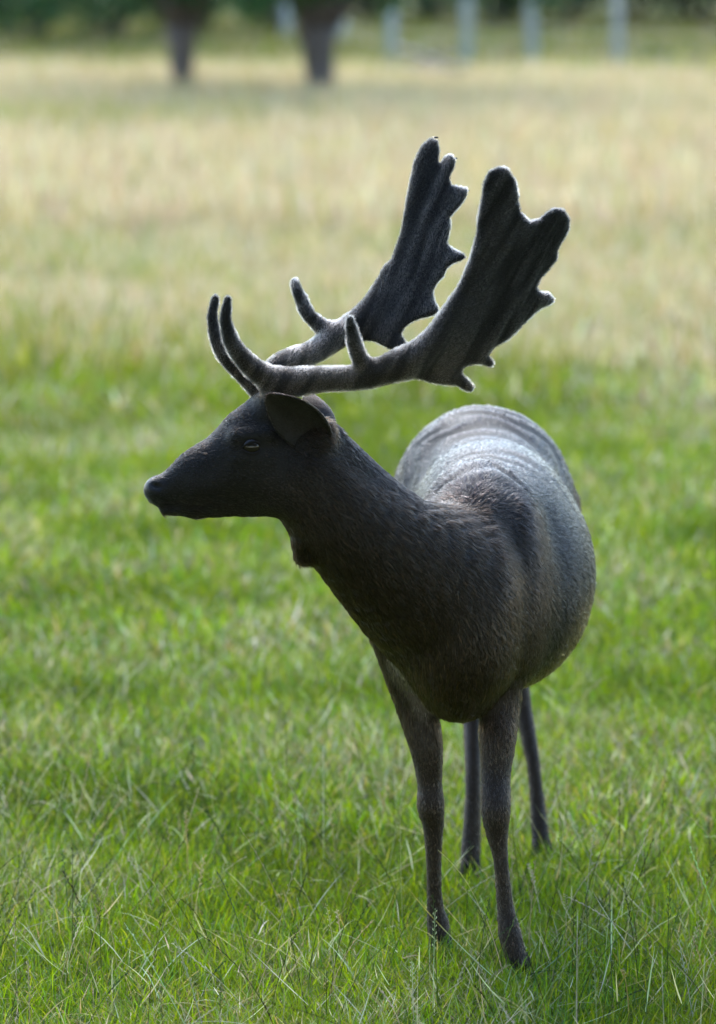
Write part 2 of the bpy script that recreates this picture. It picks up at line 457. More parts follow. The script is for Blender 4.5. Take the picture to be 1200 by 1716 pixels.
def tree(px, py, tr, label, lean, crown_r, fork, seed):
    global rng
    keep = rng; rng = np.random.default_rng(seed)
    b = G(px, py); b[2] = float(hgt(np.array([b[0]]), np.array([b[1]]))[0])
    root = tag(empty('meadow_tree', b), label, 'tree')
    parts = []
    zs = np.array([-0.15, 0.0, 0.12, 0.35, 0.6, 0.85])
    P = np.stack([b[0] + lean * zs, b[1] + 0 * zs, b[2] + zs], 1)
    parts.append(tube(P, tr * np.array([1.35, 1.25, 1.12, 1.08, 1.2, 1.7]), 14, True, 0.05))
    top = P[-1]
    ends = []
    for i in range(7):
        a = 6.283 * i / 7 + rng.uniform(-0.3, 0.3); L = rng.uniform(0.6, 0.95) * crown_r
        t = np.linspace(0, 1, 6)
        q = np.stack([top[0] + np.cos(a) * L * t ** 1.2, top[1] + np.sin(a) * L * t ** 1.2, top[2] - 0.12 + fork * t + 0.5 * np.sin(t * 3)], 1)
        parts.append(tube(q, tr * np.linspace(0.8, 0.14, 6), 8, True, 0.05)); ends.append(q)
    t = np.linspace(0, 1, 5); q = np.stack([top[0] + 0.2 * t, top[1] + 0 * t, top[2] - 0.1 + 3.0 * t], 1)
    parts.append(tube(q, tr * np.linspace(0.9, 0.2, 5), 10, True, 0.05)); ends.append(q)
    v, f, c = join(parts)
    link('trunk', mesh_np('trunk', v, f, c, MAT_BARK), root)
    n = 75
    d = rng.normal(0, 1, (n, 3)); d /= np.linalg.norm(d, axis=1)[:, None]
    cc = np.array([b[0], b[1], b[2] + 3.35]) + d * (rng.random(n) ** 0.4)[:, None] * np.array([crown_r, crown_r, 2.15])
    low = np.concatenate([e[3:] for e in ends[:-1]]); low = low + rng.normal(0, 0.25, low.shape); low[:, 2] = np.clip(low[:, 2], b[2] + 1.25, None)
    hang = np.stack([b[0] + rng.uniform(-1, 1, 26) * crown_r * 0.85, b[1] + rng.uniform(-1, 1, 26) * crown_r * 0.6, b[2] + rng.uniform(1.22, 1.75, 26)], 1)
    cc = np.concatenate([cc, low, hang])
    v, f, col = leaf_cloud(cc, rng.uniform(0.25, 0.6, (len(cc), 1)) * np.array([[1.0, 1.0, 0.6]]), 9000, 0.065, TREE_PAL)
    link('crown', mesh_np('crown', v, f, 4, MAT_LEAF, False, col), root)
    rng = keep
def bush(name, loc, r, n, label, pal, size, seed, group=None, cat='bush'):
    global rng
    keep = rng; rng = np.random.default_rng(seed)
    loc = np.array(loc, float)
    root = tag(empty(name, loc), label, cat, group)
    parts = []
    for i in range(5):
        a = 6.283 * i / 5 + rng.uniform(-0.3, 0.3); t = np.linspace(0, 1, 4)
        q = np.stack([loc[0] + np.cos(a) * r[0] * 0.6 * t, loc[1] + np.sin(a) * r[1] * 0.6 * t, loc[2] - 0.1 + r[2] * 1.3 * t], 1)
        parts.append(tube(q, np.linspace(0.07, 0.02, 4), 6))
    v, f, c = join(parts)
    link('stem', mesh_np('stem', v, f, c, MAT_BARK), root)
    m = 26
    d = rng.normal(0, 1, (m, 3)); d /= np.linalg.norm(d, axis=1)[:, None]
    cc = loc + np.array([0, 0, r[2] * 0.95]) + d * (rng.random(m) ** 0.4)[:, None] * np.array(r) * 0.75
    cc[:, 2] = np.maximum(cc[:, 2], loc[2] + 0.18)
    v, f, col = leaf_cloud(cc, rng.uniform(0.25, 0.42, (m, 1)) * np.array([[r[0], r[1], r[2]]]), n, size, pal)
    v[:, 2] = np.maximum(v[:, 2], loc[2] + 0.01)
    link('crown', mesh_np('crown', v, f, 4, MAT_LEAF, False, col), root)
    rng = keep

def shade_tree(x, y, h, r, label, seed):
    global rng
    keep = rng; rng = np.random.default_rng(seed)
    root = tag(empty('unseen_shade_tree', (x, y, 0)), label, 'tree', 'unseen trees added behind the camera')
    zs = np.linspace(-0.2, h * 0.8, 8)
    parts = [tube(np.stack([x + 0.15 * np.sin(zs * 0.5 + seed), y + 0.1 * np.cos(zs * 0.4), zs], 1), np.linspace(0.34, 0.07, 8), 12, True, 0.05)]
    for i in range(9):
        a = i * 2.4 + rng.uniform(-0.3, 0.3); z0 = h * rng.uniform(0.28, 0.7); t = np.linspace(0, 1, 5); L = r * rng.uniform(0.6, 0.9)
        parts.append(tube(np.stack([x + np.cos(a) * L * t, y + np.sin(a) * L * t, z0 + 0.35 * L * t], 1), np.linspace(0.11, 0.03, 5), 7))
    v, f, c = join(parts); link('trunk', mesh_np('trunk', v, f, c, MAT_BARK), root)
    m = 70
    d = rng.normal(0, 1, (m, 3)); d /= np.linalg.norm(d, axis=1)[:, None]
    cc = np.array([x, y, h * 0.58]) + d * (rng.random(m) ** 0.4)[:, None] * np.array([r, r, h * 0.42])
    v, f, col = leaf_cloud(cc, rng.uniform(0.8, 1.4, (m, 1)), 9000, 0.17, TREE_PAL)
    link('crown', mesh_np('crown', v, f, 4, MAT_LEAF, False, col), root)
    rng = keep
def build_background():
    # unseen trees added behind the camera to darken the deer's front
    for i, (x, y, h, r) in enumerate([(-16.0, -8.5, 13, 3.8), (-11.5, -12.2, 13, 3.7), (-6.5, -12.5, 14, 3.6), (-2.2, -13.2, 14, 3.5), (2.6, -12.6, 14.5, 3.7), (7.2, -12.8, 13.5, 3.6), (12.0, -12.0, 13.5, 3.8), (16.5, -8.0, 13, 3.8)]):
        shade_tree(x, y, h, r, 'unseen tall broadleaf tree added behind the camera to shade the deer', 70 + i)
    tree(306, 181, 0.112, 'straight dark trunked tree in dry grass, farther from the fence', 0.0, 3.0, 0.9, 11)
    tree(540, 184, 0.135, 'leaning pale grey trunked tree standing closer to the fence posts', -0.05, 2.8, 1.1, 12)
    # bushes on the far edge, left of the trees
    bush('bush', G(45, 78), (1.9, 1.6, 1.5), 6000, 'mid green rounded bush at the far field edge', BUSH_PAL * 1.7, 0.07, 21)
    bush('bush', G(185, 72), (1.7, 1.5, 1.6), 6000, 'darkest dense bush between the mid green bush and straight trunk', BUSH_PAL * 0.75, 0.07, 22)
    bush('bush', G(-90, 70), (1.9, 1.6, 1.7), 5000, 'broad green bush at far outer end of the bush row', BUSH_PAL * 1.3, 0.07, 25)
    bush('bush', G(330, 62), (1.8, 1.5, 1.5), 6000, 'dark bush behind the straight trunked tree', BUSH_PAL, 0.07, 23)
    bush('bush', G(455, 55), (1.4, 1.3, 1.3), 5000, 'small green bush between the two tree trunks', BUSH_PAL * 1.4, 0.07, 24)
    bush('fence_bush', G(1102, 118), (0.26, 0.24, 0.15), 1800, 'low dark green shrub tuft growing beside the fence line', BUSH_PAL * 1.1, 0.03, 31, cat='shrub')
    # far hedge of separate shrubs beyond the pasture
    k = 0
    for px in range(600, 1500, 115):
        bush('hedge_shrub', G(px, 46 + 5 * math.sin(px)), (2.0, 1.6, 1.6), 4500, 'dark green hedge shrub at the far side of fenced pasture', BUSH_PAL * (0.85 + 0.3 * ((k * 7) % 5) / 5), 0.09, 40 + k,
             'shrubs of the far hedge'); k += 1
    # fence
    posts = [(480, 72, 0.62, 8.5), (573, 80, 0.66, 8.5), (656, 113, 0.74, 9), (784, 126, 1.6, 9.5), (893, 121, 1.55, 9), (1037, 136, 1.6, 9), (1235, 138, 1.6, 9)]
    base = G(784, 126)
    fence = tag(empty('field_fence', base), 'weathered grey post and wire fence at the back of the meadow', 'fence')
    B = []
    for i, (px, py, h, wp) in enumerate(posts):
        b = G(px, py); dist = b[1] + CAM_D; r = wp * dist / FPX
        lx, ly = [(-.01, 0), (.02, 0), (.015, .01), (-.02, .02), (-.035, 0), (-.03, 0), (.02, 0)][i]
        zs = np.array([-0.2, 0.0, 0.4, 0.75, 0.97, 1.0]) * h
        P = np.stack([b[0] + lx * zs, b[1] + ly * zs, zs], 1)
        v, f, c = tube(P, r * np.array([1.05, 1.04, 1, 0.97, 0.95, 0.8]), 10, True, 0.03)
        link('post', mesh_np('post', v, f, c, MAT_POST), fence); B.append((P, h, r))
    for z in (0.16, 0.42, 0.60):
        parts = []
        for (P, h, r), (P2, h2, r2) in zip(B[:-1], B[1:]):
            a = P[1] + np.array([0, -r, z * min(1, h)]); b = P2[1] + np.array([0, -r2, z * min(1, h2)])
            t = np.linspace(0, 1, 7)[:, None]
            q = a * (1 - t) + b * t; q[:, 2] -= 0.05 * np.sin(np.linspace(0, np.pi, 7))
            parts.append(tube(q, np.full(7, 0.006), 5))
        v, f, c = join(parts)
        link('wire', mesh_np('wire', v, f, c, MAT_WIRE), fence)
    # sagging broken rails
    def rail(a, b, r, mat=MAT_RAIL, name='rail', n=8, sag=0.02, wob=0.06):
        t = np.linspace(0, 1, n)[:, None]; q = a * (1 - t) + b * t
        q[:, 2] += sag * np.sin(np.linspace(0, 5, n))
        return tube(q, r * np.linspace(1.1, 0.8, n), 9, True, wob)
    y = B[2][0][1][1]
    for a, b, r in [(W(600, 112, 41), W(778, 112, 36.2), 0.035), (W(668, 82, 37.4), W(772, 118, 36.0), 0.032), (W(700, 106, 37), W(775, 86, 36.1), 0.028)]:
        v, f, c = rail(a, b, r); link('rail', mesh_np('rail', v, f, c, MAT_RAIL), fence)
    def log(a, b, r, label, mat):
        a = np.array(a); b = np.array(b); a[2] = max(a[2], r * 0.8); b[2] = max(b[2], r * 0.8)
        root = tag(empty('fallen_branch', (a[0], a[1], 0)), label, 'branch')
        v, f, c = rail(a, b, r, n=9, sag=0.015, wob=0.1); link('limb', mesh_np('limb', v, f, c, mat), root)
        m = a * 0.45 + b * 0.55
        s, f2, c2 = tube(np.array([m, m + np.array([0.06, 0, 0.14]), m + np.array([0.16, 0.02, 0.26])]), np.array([0.5, 0.4, 0.25]) * r, 6)
        link('twig', mesh_np('twig', s, f2, c2, mat), root)
    log(G(700, 128), G(905, 130), 0.055, 'long brown fallen branch lying between two tall fence posts', MAT_RAIL)
    log(G(965, 133), G(1012, 132), 0.075, 'short dark log stub lying beside the fence post', MAT_BARK)
    log(G(1045, 134), G(1140, 135), 0.06, 'brown fallen branch lying in front of low shrub tuft', MAT_RAIL)
    log(G(1135, 134), G(1172, 138), 0.085, 'thick dark log stub at the end of a fallen branch', MAT_BARK)

# ------------------------------------------------------------------ implicit-surface modelling for the deer
class Prim:
    __slots__ = ('f', 'lo', 'hi', 'k', 'op', 'flow', 'col')
def cap(a, b, ra, rb, k=0.02, flat=None, s=1.0, op='u', flow=None, col=None):
    a = np.asarray(a, np.float32); b = np.asarray(b, np.float32); p = Prim()
    ba = b - a; L2 = float(ba @ ba) + 1e-12
    fl = None if flat is None else np.asarray(flat, np.float32)
    def f(P):
        Q = P - a
        if fl is not None:
            bb = ba + (s - 1) * (ba @ fl) * fl
            Q = Q + ((s - 1) * (Q @ fl))[:, None] * fl; l2 = float(bb @ bb) + 1e-12
        else: bb, l2 = ba, L2
        t = np.clip((Q @ bb) / l2, 0, 1)
        D = Q - t[:, None] * bb
        return np.sqrt(np.einsum('ij,ij->i', D, D)) - (ra + t * (rb - ra))
    r = max(ra, rb)
    p.f = f; p.lo = np.minimum(a, b) - r; p.hi = np.maximum(a, b) + r; p.k = k; p.op = op
    p.flow = (b - a) / math.sqrt(L2) if flow is None else np.asarray(flow, float); p.col = col
    return p
def spline(pts, sub=4):
    P = np.array(pts, float); n = len(P); out = []
    for i in range(n - 1):
        a = P[max(i - 1, 0)]; b = P[i]; c = P[i + 1]; d = P[min(i + 2, n - 1)]
        for t in np.arange(sub) / sub:
            out.append(0.5 * (2 * b + (c - a) * t + (2 * a - 5 * b + 4 * c - d) * t * t + (3 * b - a - 3 * c + d) * t ** 3))
    out.append(P[-1]); return np.array(out)
def chain(pts, k=0.02, col=None, sub=4, flow=None):
    """one tapered limb through (x, y, z, r) points: smooth along its length, blended into the rest with k"""
    S = spline(pts, sub).astype(np.float32); p = Prim(); r = S[:, 3].max()
    segs = [cap(S[i, :3], S[i + 1, :3], float(S[i, 3]), float(S[i + 1, 3])) for i in range(len(S) - 1)]
    def f(P):
        d = segs[0].f(P)
        for g in segs[1:]: d = np.minimum(d, g.f(P))
        return d
    p.f = f; p.lo = S[:, :3].min(0) - r; p.hi = S[:, :3].max(0) + r; p.k = k; p.op = 'u'
    v = S[-1, :3] - S[0, :3]; p.flow = (v / np.linalg.norm(v)).astype(float) if flow is None else np.asarray(flow, float); p.col = col
    return p
def ell(c, r, R=None, k=0.03, op='u', flow=(0, 1, 0), col=None):
    c = np.asarray(c, np.float32); r = np.asarray(r, np.float32); p = Prim()
    Rm = np.eye(3, dtype=np.float32) if R is None else np.asarray(R, np.float32)    # rows = local axes
    def f(P):
        Q = (P - c) @ Rm.T
        q = Q / r; k0 = np.sqrt(np.einsum('ij,ij->i', q, q)); q = q / r
        k1 = np.sqrt(np.einsum('ij,ij->i', q, q)) + 1e-9
        return k0 * (k0 - 1) / k1
    e = np.sqrt(((Rm * r[:, None]) ** 2).sum(0))
    p.f = f; p.lo = c - e; p.hi = c + e; p.k = k; p.op = op; p.flow = np.asarray(flow, float); p.col = col
    return p
def sheet(poly, lat_fn, frame, th, k=0.02):
    """rounded plate: outline poly in (F,U) coordinates of a frame, offset lat_fn(f,u) along L, half thickness th"""
    O, F, Lx, U = frame; p = Prim(); poly = np.asarray(poly, np.float32)
    def f(P):
        Q = P - O.astype(np.float32)
        x = Q @ F.astype(np.float32); z = Q @ U.astype(np.float32); w = Q @ Lx.astype(np.float32)
        d = np.full(len(P), 1e9, np.float32); s = np.ones(len(P), np.float32)
        n = len(poly)
        for i in range(n):
            a = poly[i]; b = poly[i - 1]
            ex, ez = b - a; wx = x - a[0]; wz = z - a[1]
            t = np.clip((wx * ex + wz * ez) / (ex * ex + ez * ez), 0, 1)
            dx = wx - ex * t; dz = wz - ez * t
            d = np.minimum(d, dx * dx + dz * dz)
            c1 = z >= a[1]; c2 = z < b[1]; c3 = ex * wz > ez * wx
            fl = (c1 & c2 & c3) | (~c1 & ~c2 & ~c3)
            s = np.where(fl, -s, s)
        d = s * np.sqrt(d)
        g = w - lat_fn(x, z)
        t = th * (1 + 0.25 * smooth(0, 0.06, -d))
        qx = np.maximum(d + th, 0); qy = np.abs(g) * 0.93
        return np.sqrt(qx * qx + qy * qy) + np.minimum(np.maximum(d + th, qy - th) , 0) * 0 - t
    lat = lat_fn(poly[:, 0], poly[:, 1])
    pts = O + poly[:, :1] * F + poly[:, 1:] * U + lat[:, None] * Lx
    p.f = f; p.lo = pts.min(0) - 0.03; p.hi = pts.max(0) + 0.03; p.k = k; p.op = 'u'; p.flow = np.array([0, 0, 1.0]); p.col = None
    return p
def sdf_eval(prims, P, band):
    P = np.ascontiguousarray(P, dtype=np.float32)
    d = np.full(len(P), 10.0, np.float32)
    for p in prims:
        m = band + p.k
        idx = np.flatnonzero(np.all((P > p.lo - m) & (P < p.hi + m), axis=1))
        if not len(idx): continue
        dp = p.f(P[idx]).astype(np.float32); a = d[idx]
        if p.op == 'u':
            h = np.maximum(p.k - np.abs(a - dp), 0) / p.k
            d[idx] = np.minimum(a, dp) - h * h * p.k * 0.25
        else:
            dp = -dp
            h = np.maximum(p.k - np.abs(a - dp), 0) / p.k
            d[idx] = np.maximum(a, dp) + h * h * p.k * 0.25
    return d
def mesh_sdf(prims, h, pad=0.02):
    un = [p for p in prims if p.op == 'u']
    lo = np.min([p.lo for p in un], 0) - pad; hi = np.max([p.hi for p in un], 0) + pad
    H = 4 * h; nb = np.ceil((hi - lo) / H).astype(int)
    ci = np.stack(np.meshgrid(*[np.arange(n) for n in nb], indexing='ij'), -1).reshape(-1, 3)
    ctr = lo + (ci + 0.375) * H
    dc = sdf_eval(prims, ctr, H * 3)
    act = np.flatnonzero(np.abs(dc) < H * 1.7)
    Fd = np.repeat(np.repeat(np.repeat(dc.reshape(nb), 4, 0), 4, 1), 4, 2)
    off = np.stack(np.meshgrid(*[np.arange(4)] * 3, indexing='ij'), -1).reshape(-1, 3)
    for s in range(0, len(act), 20000):
        a = act[s:s + 20000]
        fi = (ci[a][:, None, :] * 4 + off[None]).reshape(-1, 3)
        Fd[fi[:, 0], fi[:, 1], fi[:, 2]] = sdf_eval(prims, lo + fi * h, H * 1.5)
    # surface nets
    S = (Fd < 0); n = np.array(Fd.shape)
    c = np.zeros(n - 1, np.uint8)
    for i in (0, 1):
        for j in (0, 1):
            for k in (0, 1): c += S[i:n[0] - 1 + i, j:n[1] - 1 + j, k:n[2] - 1 + k]
    cells = np.argwhere((c > 0) & (c < 8))
    cn = n - 1
    lin = (cells[:, 0] * cn[1] + cells[:, 1]) * cn[2] + cells[:, 2]
    crn = np.array([[i, j, k] for i in (0, 1) for j in (0, 1) for k in (0, 1)])
    vals = np.stack([Fd[cells[:, 0] + a, cells[:, 1] + b, cells[:, 2] + e] for a, b, e in crn], 1)
    acc = np.zeros((len(cells), 3)); cnt = np.zeros(len(cells))
    for a in range(8):
        for b in range(a + 1, 8):
            if np.abs(crn[a] - crn[b]).sum() != 1: continue
            va, vb = vals[:, a], vals[:, b]; m = (va < 0) != (vb < 0)
            t = np.where(m, va / np.where(m, va - vb, 1), 0)
            acc += m[:, None] * (crn[a] + t[:, None] * (crn[b] - crn[a])); cnt += m
    V = lo + (cells + acc / cnt[:, None]) * h
    quads = []
    for ax in range(3):
        b1, b2 = (ax + 1) % 3, (ax + 2) % 3
        sl0 = [slice(1, -1)] * 3; sl1 = [slice(1, -1)] * 3
        sl0[ax] = slice(0, -1); sl1[ax] = slice(1, None)
        A = S[tuple(sl0)]; Bq = S[tuple(sl1)]
        e = np.argwhere(A != Bq); inside = A[tuple(e.T)]
        e = e + 1; e[:, ax] -= 1
        def cid(d1, d2):
            q = e.copy(); q[:, b1] += d1; q[:, b2] += d2
            l = (q[:, 0] * cn[1] + q[:, 1]) * cn[2] + q[:, 2]
            return np.searchsorted(lin, l)
        Q = np.stack([cid(-1, -1), cid(0, -1), cid(0, 0), cid(-1, 0)], 1)
        Q[~inside] = Q[~inside][:, ::-1]
        quads.append(Q)
    return V, np.concatenate(quads)
def vert_normals(V, Q):
    n = np.cross(V[Q[:, 2]] - V[Q[:, 0]], V[Q[:, 3]] - V[Q[:, 1]])
    out = np.zeros_like(V)
    for i in range(4):
        for a in range(3): out[:, a] += np.bincount(Q[:, i], n[:, a], len(V))
    return out / (np.linalg.norm(out, axis=1)[:, None] + 1e-12)
def relax(V, Q, it=1, lam=0.5):
    for _ in range(it):
        acc = np.zeros_like(V); cnt = np.bincount(Q.ravel(), minlength=len(V)) * 2.0
        for i in range(4):
            for nb in (Q[:, (i + 1) % 4], Q[:, (i + 3) % 4]):
                for a in range(3): acc[:, a] += np.bincount(Q[:, i], V[nb, a], len(V))
        V = V + lam * (acc / np.maximum(cnt, 1)[:, None] - V)
    return V
def blend_fields(prims, P, default_col):
    """coat flow and colour of each point from the shapes nearest to it"""
    fl = np.zeros((len(P), 3)); col = np.zeros((len(P), 3)); wt = np.full(len(P), 1e-9)
    P32 = P.astype(np.float32)
    for p in prims:
        if p.op != 'u': continue
        m = 0.07
        idx = np.flatnonzero(np.all((P > p.lo - m) & (P < p.hi + m), axis=1))
        if not len(idx): continue
        w = np.exp(-np.maximum(p.f(P32[idx]), 0) / 0.016)
        fl[idx] += w[:, None] * p.flow; wt[idx] += w
        col[idx] += w[:, None] * np.asarray(default_col if p.col is None else p.col)
    return fl / wt[:, None], col / wt[:, None]
def hair(name, parent, V, Q, Nrm, flow, col, n, length, radius, lift, mat, jitter=0.25, weight=None, seed=1, colj=0.25, locks=0.0):
    r = np.random.default_rng(seed)
    T = np.concatenate([Q[:, [0, 1, 2]], Q[:, [0, 2, 3]]])
    lock = np.where(r.random(n) < locks, r.uniform(1.8, 2.8, n), 1.0)      # hairs that cling together into locks
    ar = np.linalg.norm(np.cross(V[T[:, 1]] - V[T[:, 0]], V[T[:, 2]] - V[T[:, 0]]), axis=1)
    if weight is not None: ar = ar * weight[T].mean(1)
    cdf = np.cumsum(ar); cdf /= cdf[-1]
    t = np.searchsorted(cdf, r.random(n)); t = np.minimum(t, len(T) - 1)
    u = r.random(n); v = r.random(n); f = u + v > 1; u[f] = 1 - u[f]; v[f] = 1 - v[f]
    B = np.stack([1 - u - v, u, v], 1)
    def it(A): return (A[T[t]] * B[:, :, None]).sum(1)
    P = it(V); nn = it(Nrm); nn /= np.linalg.norm(nn, axis=1)[:, None]
    g = it(flow) + r.normal(0, jitter, (n, 3))
    g = g - (g * nn).sum(1)[:, None] * nn; g /= np.linalg.norm(g, axis=1)[:, None] + 1e-9
    ln = it(length[:, None])[:, 0] * (0.6 + 0.7 * r.random(n)) * np.where(lock > 1, 1.15, 1.0); lf = (it(lift[:, None])[:, 0] if isinstance(lift, np.ndarray) else lift) * (0.6 + 0.8 * r.random(n))
    pts = []
    for s in (0, 0.35, 0.7, 1.0):
        pts.append(P - nn * 0.0008 + g * (ln * s * np.cos(lf * (1 - 0.35 * s)))[:, None] + nn * (ln * s * np.sin(lf * (1 - 0.45 * s)))[:, None])
    pts = np.stack(pts, 1).reshape(-1, 3).astype(np.float32)
    cu = bpy.data.hair_curves.new(name); cu.add_curves([4] * n)
    cu.position_data.foreach_set('vector', pts.ravel())
    ra = cu.attributes.get('radius') or cu.attributes.new('radius', 'FLOAT', 'POINT')
    ra.data.foreach_set('value', (np.tile([1, 0.9, 0.6, 0.1], n) * radius * np.repeat(lock, 4)).astype(np.float32))
    ca = cu.attributes.new('tint', 'FLOAT_COLOR', 'CURVE')
    cc = np.ones((n, 4), np.float32); cc[:, :3] = np.clip(it(col) * np.exp(r.normal(-0.5 * colj * colj, colj, (n, 1))), 0.001, 0.7)
    ca.data.foreach_set('color', cc.ravel())
    cu.materials.append(mat)
    return link(name, cu, parent)

# head frame: the buck looks to its right, face turned slightly towards the camera
HY = math.radians(13)
HF = np.array([-math.cos(HY), -math.sin(HY), 0.0]); HL = np.array([math.sin(HY), -math.cos(HY), 0.0]); HU = np.array([0, 0, 1.0])
HO = W(520, 720, -0.19)
def Hd(px, py, lat=0.0):
    r = ray(px, py); t = ((HO + lat * HL - CAMP) @ HL) / (r @ HL); return CAMP + r * t
HFRAME = (HO, HF, HL, HU)
HR = np.stack([HF, HL, HU])
def HRp(deg):      # head rows pitched: forward axis tipped down by deg
    a = math.radians(deg); return np.stack([HF * math.cos(a) - HU * math.sin(a), HL, HF * math.sin(a) + HU * math.cos(a)])
hp = lambda r: r * 6.8 / FPX

C_HEAD = (0.0080, 0.0048, 0.0033); C_NECK = (0.0165, 0.0092, 0.0053); C_TOP = (0.0052, 0.0048, 0.0060); C_CHEST = (0.040, 0.0235, 0.0135)
C_BELLY = (0.105, 0.066, 0.034); C_LEG = (0.038, 0.0235, 0.0175); C_KNEE = (0.012, 0.008, 0.007); C_NOSE = (0.012, 0.012, 0.016)

def deer_prims():
    p = []
    # trunk
    p.append(ell((0.275, 0.46, 0.695), (0.200, 0.43, 0.232), k=0.05, col=C_TOP, flow=(0.05, 1, -0.35)))
    p.append(ell((0.196, 0.10, 0.69), (0.140, 0.27, 0.205), k=0.08, col=(0.016, 0.010, 0.0075), flow=(0.0, 0.8, -0.6)))
    p.append(ell((0.262, 0.82, 0.772), (0.190, 0.225, 0.208), k=0.08, col=C_TOP, flow=(0.0, 1, -0.15)))
    p.append(ell((0.226, 0.16, 0.855), (0.072, 0.17, 0.095), k=0.07, col=C_TOP, flow=(0.05, 1, -0.2)))
    p.append(ell((0.265, 0.45, 0.86), (0.10, 0.34, 0.075), k=0.08, col=C_TOP, flow=(0.0, 1, 0)))
    # shoulders
    p.append(ell((0.298, 0.10, 0.72), (0.062, 0.13, 0.175), k=0.04, col=(0.0085, 0.0060, 0.0056), flow=(0.2, 0.7, -0.8)))
    p.append(ell((0.105, 0.06, 0.70), (0.055, 0.10, 0.15), k=0.05, col=(0.012, 0.0075, 0.006), flow=(-0.2, 0.7, -0.8)))
    # brisket
    p.append(ell(W(766, 1082, -0.05), (0.088, 0.10, 0.125), k=0.04, col=C_CHEST, flow=(0.1, 0.2, -1)))
    p.append(ell(W(768, 1160, 0.02), (0.052, 0.09, 0.045), k=0.04, col=C_CHEST, flow=(0.1, 0.4, -1)))
    # neck, from the head down
    n0, n1, n2, n3 = W(508, 792, -0.20), W(562, 858, -0.185), W(640, 925, -0.125), W(728, 985, -0.03)
    p.append(chain([(*n0, hp(76)), (*n1, hp(84)), (*n2, hp(107)), (*n3, M(140, -0.03))], 0.03, C_NECK))
    p.append(cap(W(548, 745, -0.19), W(650, 858, -0.12), hp(34), hp(46), k=0.03, col=C_TOP))
    p.append(cap(W(508, 905, -0.21), W(512, 928, -0.2), hp(19), hp(20), k=0.015, col=C_NECK))
    # deer's own head
    f = 1.38
    p.append(cap(Hd(486, 768), Hd(424, 774), hp(86), hp(80), 0.02, HL, f, col=C_HEAD, flow=-HF))
    p.append(cap(Hd(424, 774), Hd(345, 802), hp(80), hp(55), 0.02, HL, f, col=C_HEAD, flow=-HF))
    p.append(cap(Hd(345, 802), Hd(272, 823), hp(55), hp(26), 0.02, HL, 1.3, col=C_HEAD, flow=-HF))
    p.append(cap(Hd(412, 716), Hd(445, 690), hp(28), hp(34), 0.03, HL, 0.85, col=C_HEAD, flow=-HF))
    p.append(ell(Hd(261, 820), (hp(20), 0.026, hp(19)), HRp(20), k=0.012, col=C_NOSE, flow=-HF))
    p.append(cap(Hd(322, 847), Hd(455, 832), hp(17), hp(30), 0.02, HL, 1.0, col=C_HEAD, flow=-HF))
    p.append(cap(Hd(276, 852), Hd(325, 854), hp(9), hp(11), 0.010, HL, 0.65, col=C_HEAD, flow=-HF))
    for s in (1, -1):
        p.append(ell(Hd(476, 812, 0.040 * s), (hp(52), 0.026, hp(44)), HRp(-12), k=0.03, col=C_HEAD, flow=-HF))      # cheek
        p.append(cap(Hd(396, 734, 0.042 * s), Hd(448, 729, 0.050 * s), hp(11), hp(13), 0.018, col=C_HEAD, flow=-HF))  # brow
        p.append(cap(Hd(396, 766, 0.044 * s), Hd(446, 768, 0.052 * s), hp(8), hp(9), 0.02, col=C_HEAD, flow=-HF))     # under the eye
        p.append(ell(Hd(536, 730, 0.050 * s), (hp(22), 0.024, hp(30)), HRp(-35), k=0.025, col=C_NECK, flow=-HF))      # root of the ear
        p.append(cap(Hd(456, 690, 0.026 * s), Hd(464, 650, 0.036 * s), hp(25), hp(23), 0.02, col=C_HEAD, flow=HU))    # pedicle
        p.append(cap(Hd(385, 800, 0.030 * s), Hd(330, 815, 0.022 * s), hp(20), hp(16), 0.02, col=C_HEAD, flow=-HF))
    # forelegs
    def leg(pts, cols, k=0.012, ys=None):
        p.append(chain([(*W(a[0], a[1], a[3]), M(a[2], a[3])) for a in pts], k, C_LEG))
    leg([(664, 1062, 44, 0.04), (694, 1165, 36, 0.065), (714, 1250, 28, 0.06), (720, 1310, 21, 0.06), (722, 1350, 23, 0.055), (726, 1388, 17, 0.065),
         (727, 1450, 12.5, 0.07), (729, 1515, 13.5, 0.078), (735, 1553, 19, 0.080), (737, 1582, 18, 0.072)],
        [C_LEG, C_LEG, C_LEG, C_KNEE, C_KNEE, C_LEG, C_LEG, C_LEG, C_LEG])
    leg([(832, 1040, 62, 0.05), (836, 1160, 39, 0.05), (834, 1235, 31, 0.02), (831, 1300, 25, 0.0), (831, 1355, 25, -0.03), (833, 1395, 19, -0.03),
         (839, 1440, 12.5, -0.035), (846, 1510, 13.5, -0.04), (854, 1563, 19, -0.05), (867, 1611, 18, -0.065)],
        [C_LEG, C_LEG, C_LEG, C_KNEE, C_KNEE, C_LEG, C_LEG, C_LEG, C_LEG])
    # hind legs: thigh, stifle, hock, shank
    def hind(hip, stifle, hock, mid, fet, foot, rr):
        pts = [hip, stifle, hock, mid, fet, foot]
        p.append(chain([(*a, r) for a, r in zip(pts, rr)], 0.03, C_LEG))
    fl, fr = FEET[2], FEET[3]
    hind(np.array([0.18, 0.85, 0.74]), np.array([0.15, 0.70, 0.56]), np.array([0.232, 0.88, 0.40]), W(793, 1290, fl[1] + 0.085), W(789, 1428, fl[1] + 0.025), np.array([fl[0], fl[1] + 0.008, 0.028]),
         [0.12, 0.075, 0.030, 0.0165, 0.020, 0.0175])
    hind(np.array([0.35, 0.87, 0.74]), np.array([0.39, 0.72, 0.56]), np.array([0.345, 1.00, 0.40]), W(893, 1275, fr[1] + 0.085), W(905, 1395, fr[1] + 0.025), np.array([fr[0], fr[1] + 0.008, 0.028]),
         [0.12, 0.075, 0.030, 0.0145, 0.0185, 0.017])
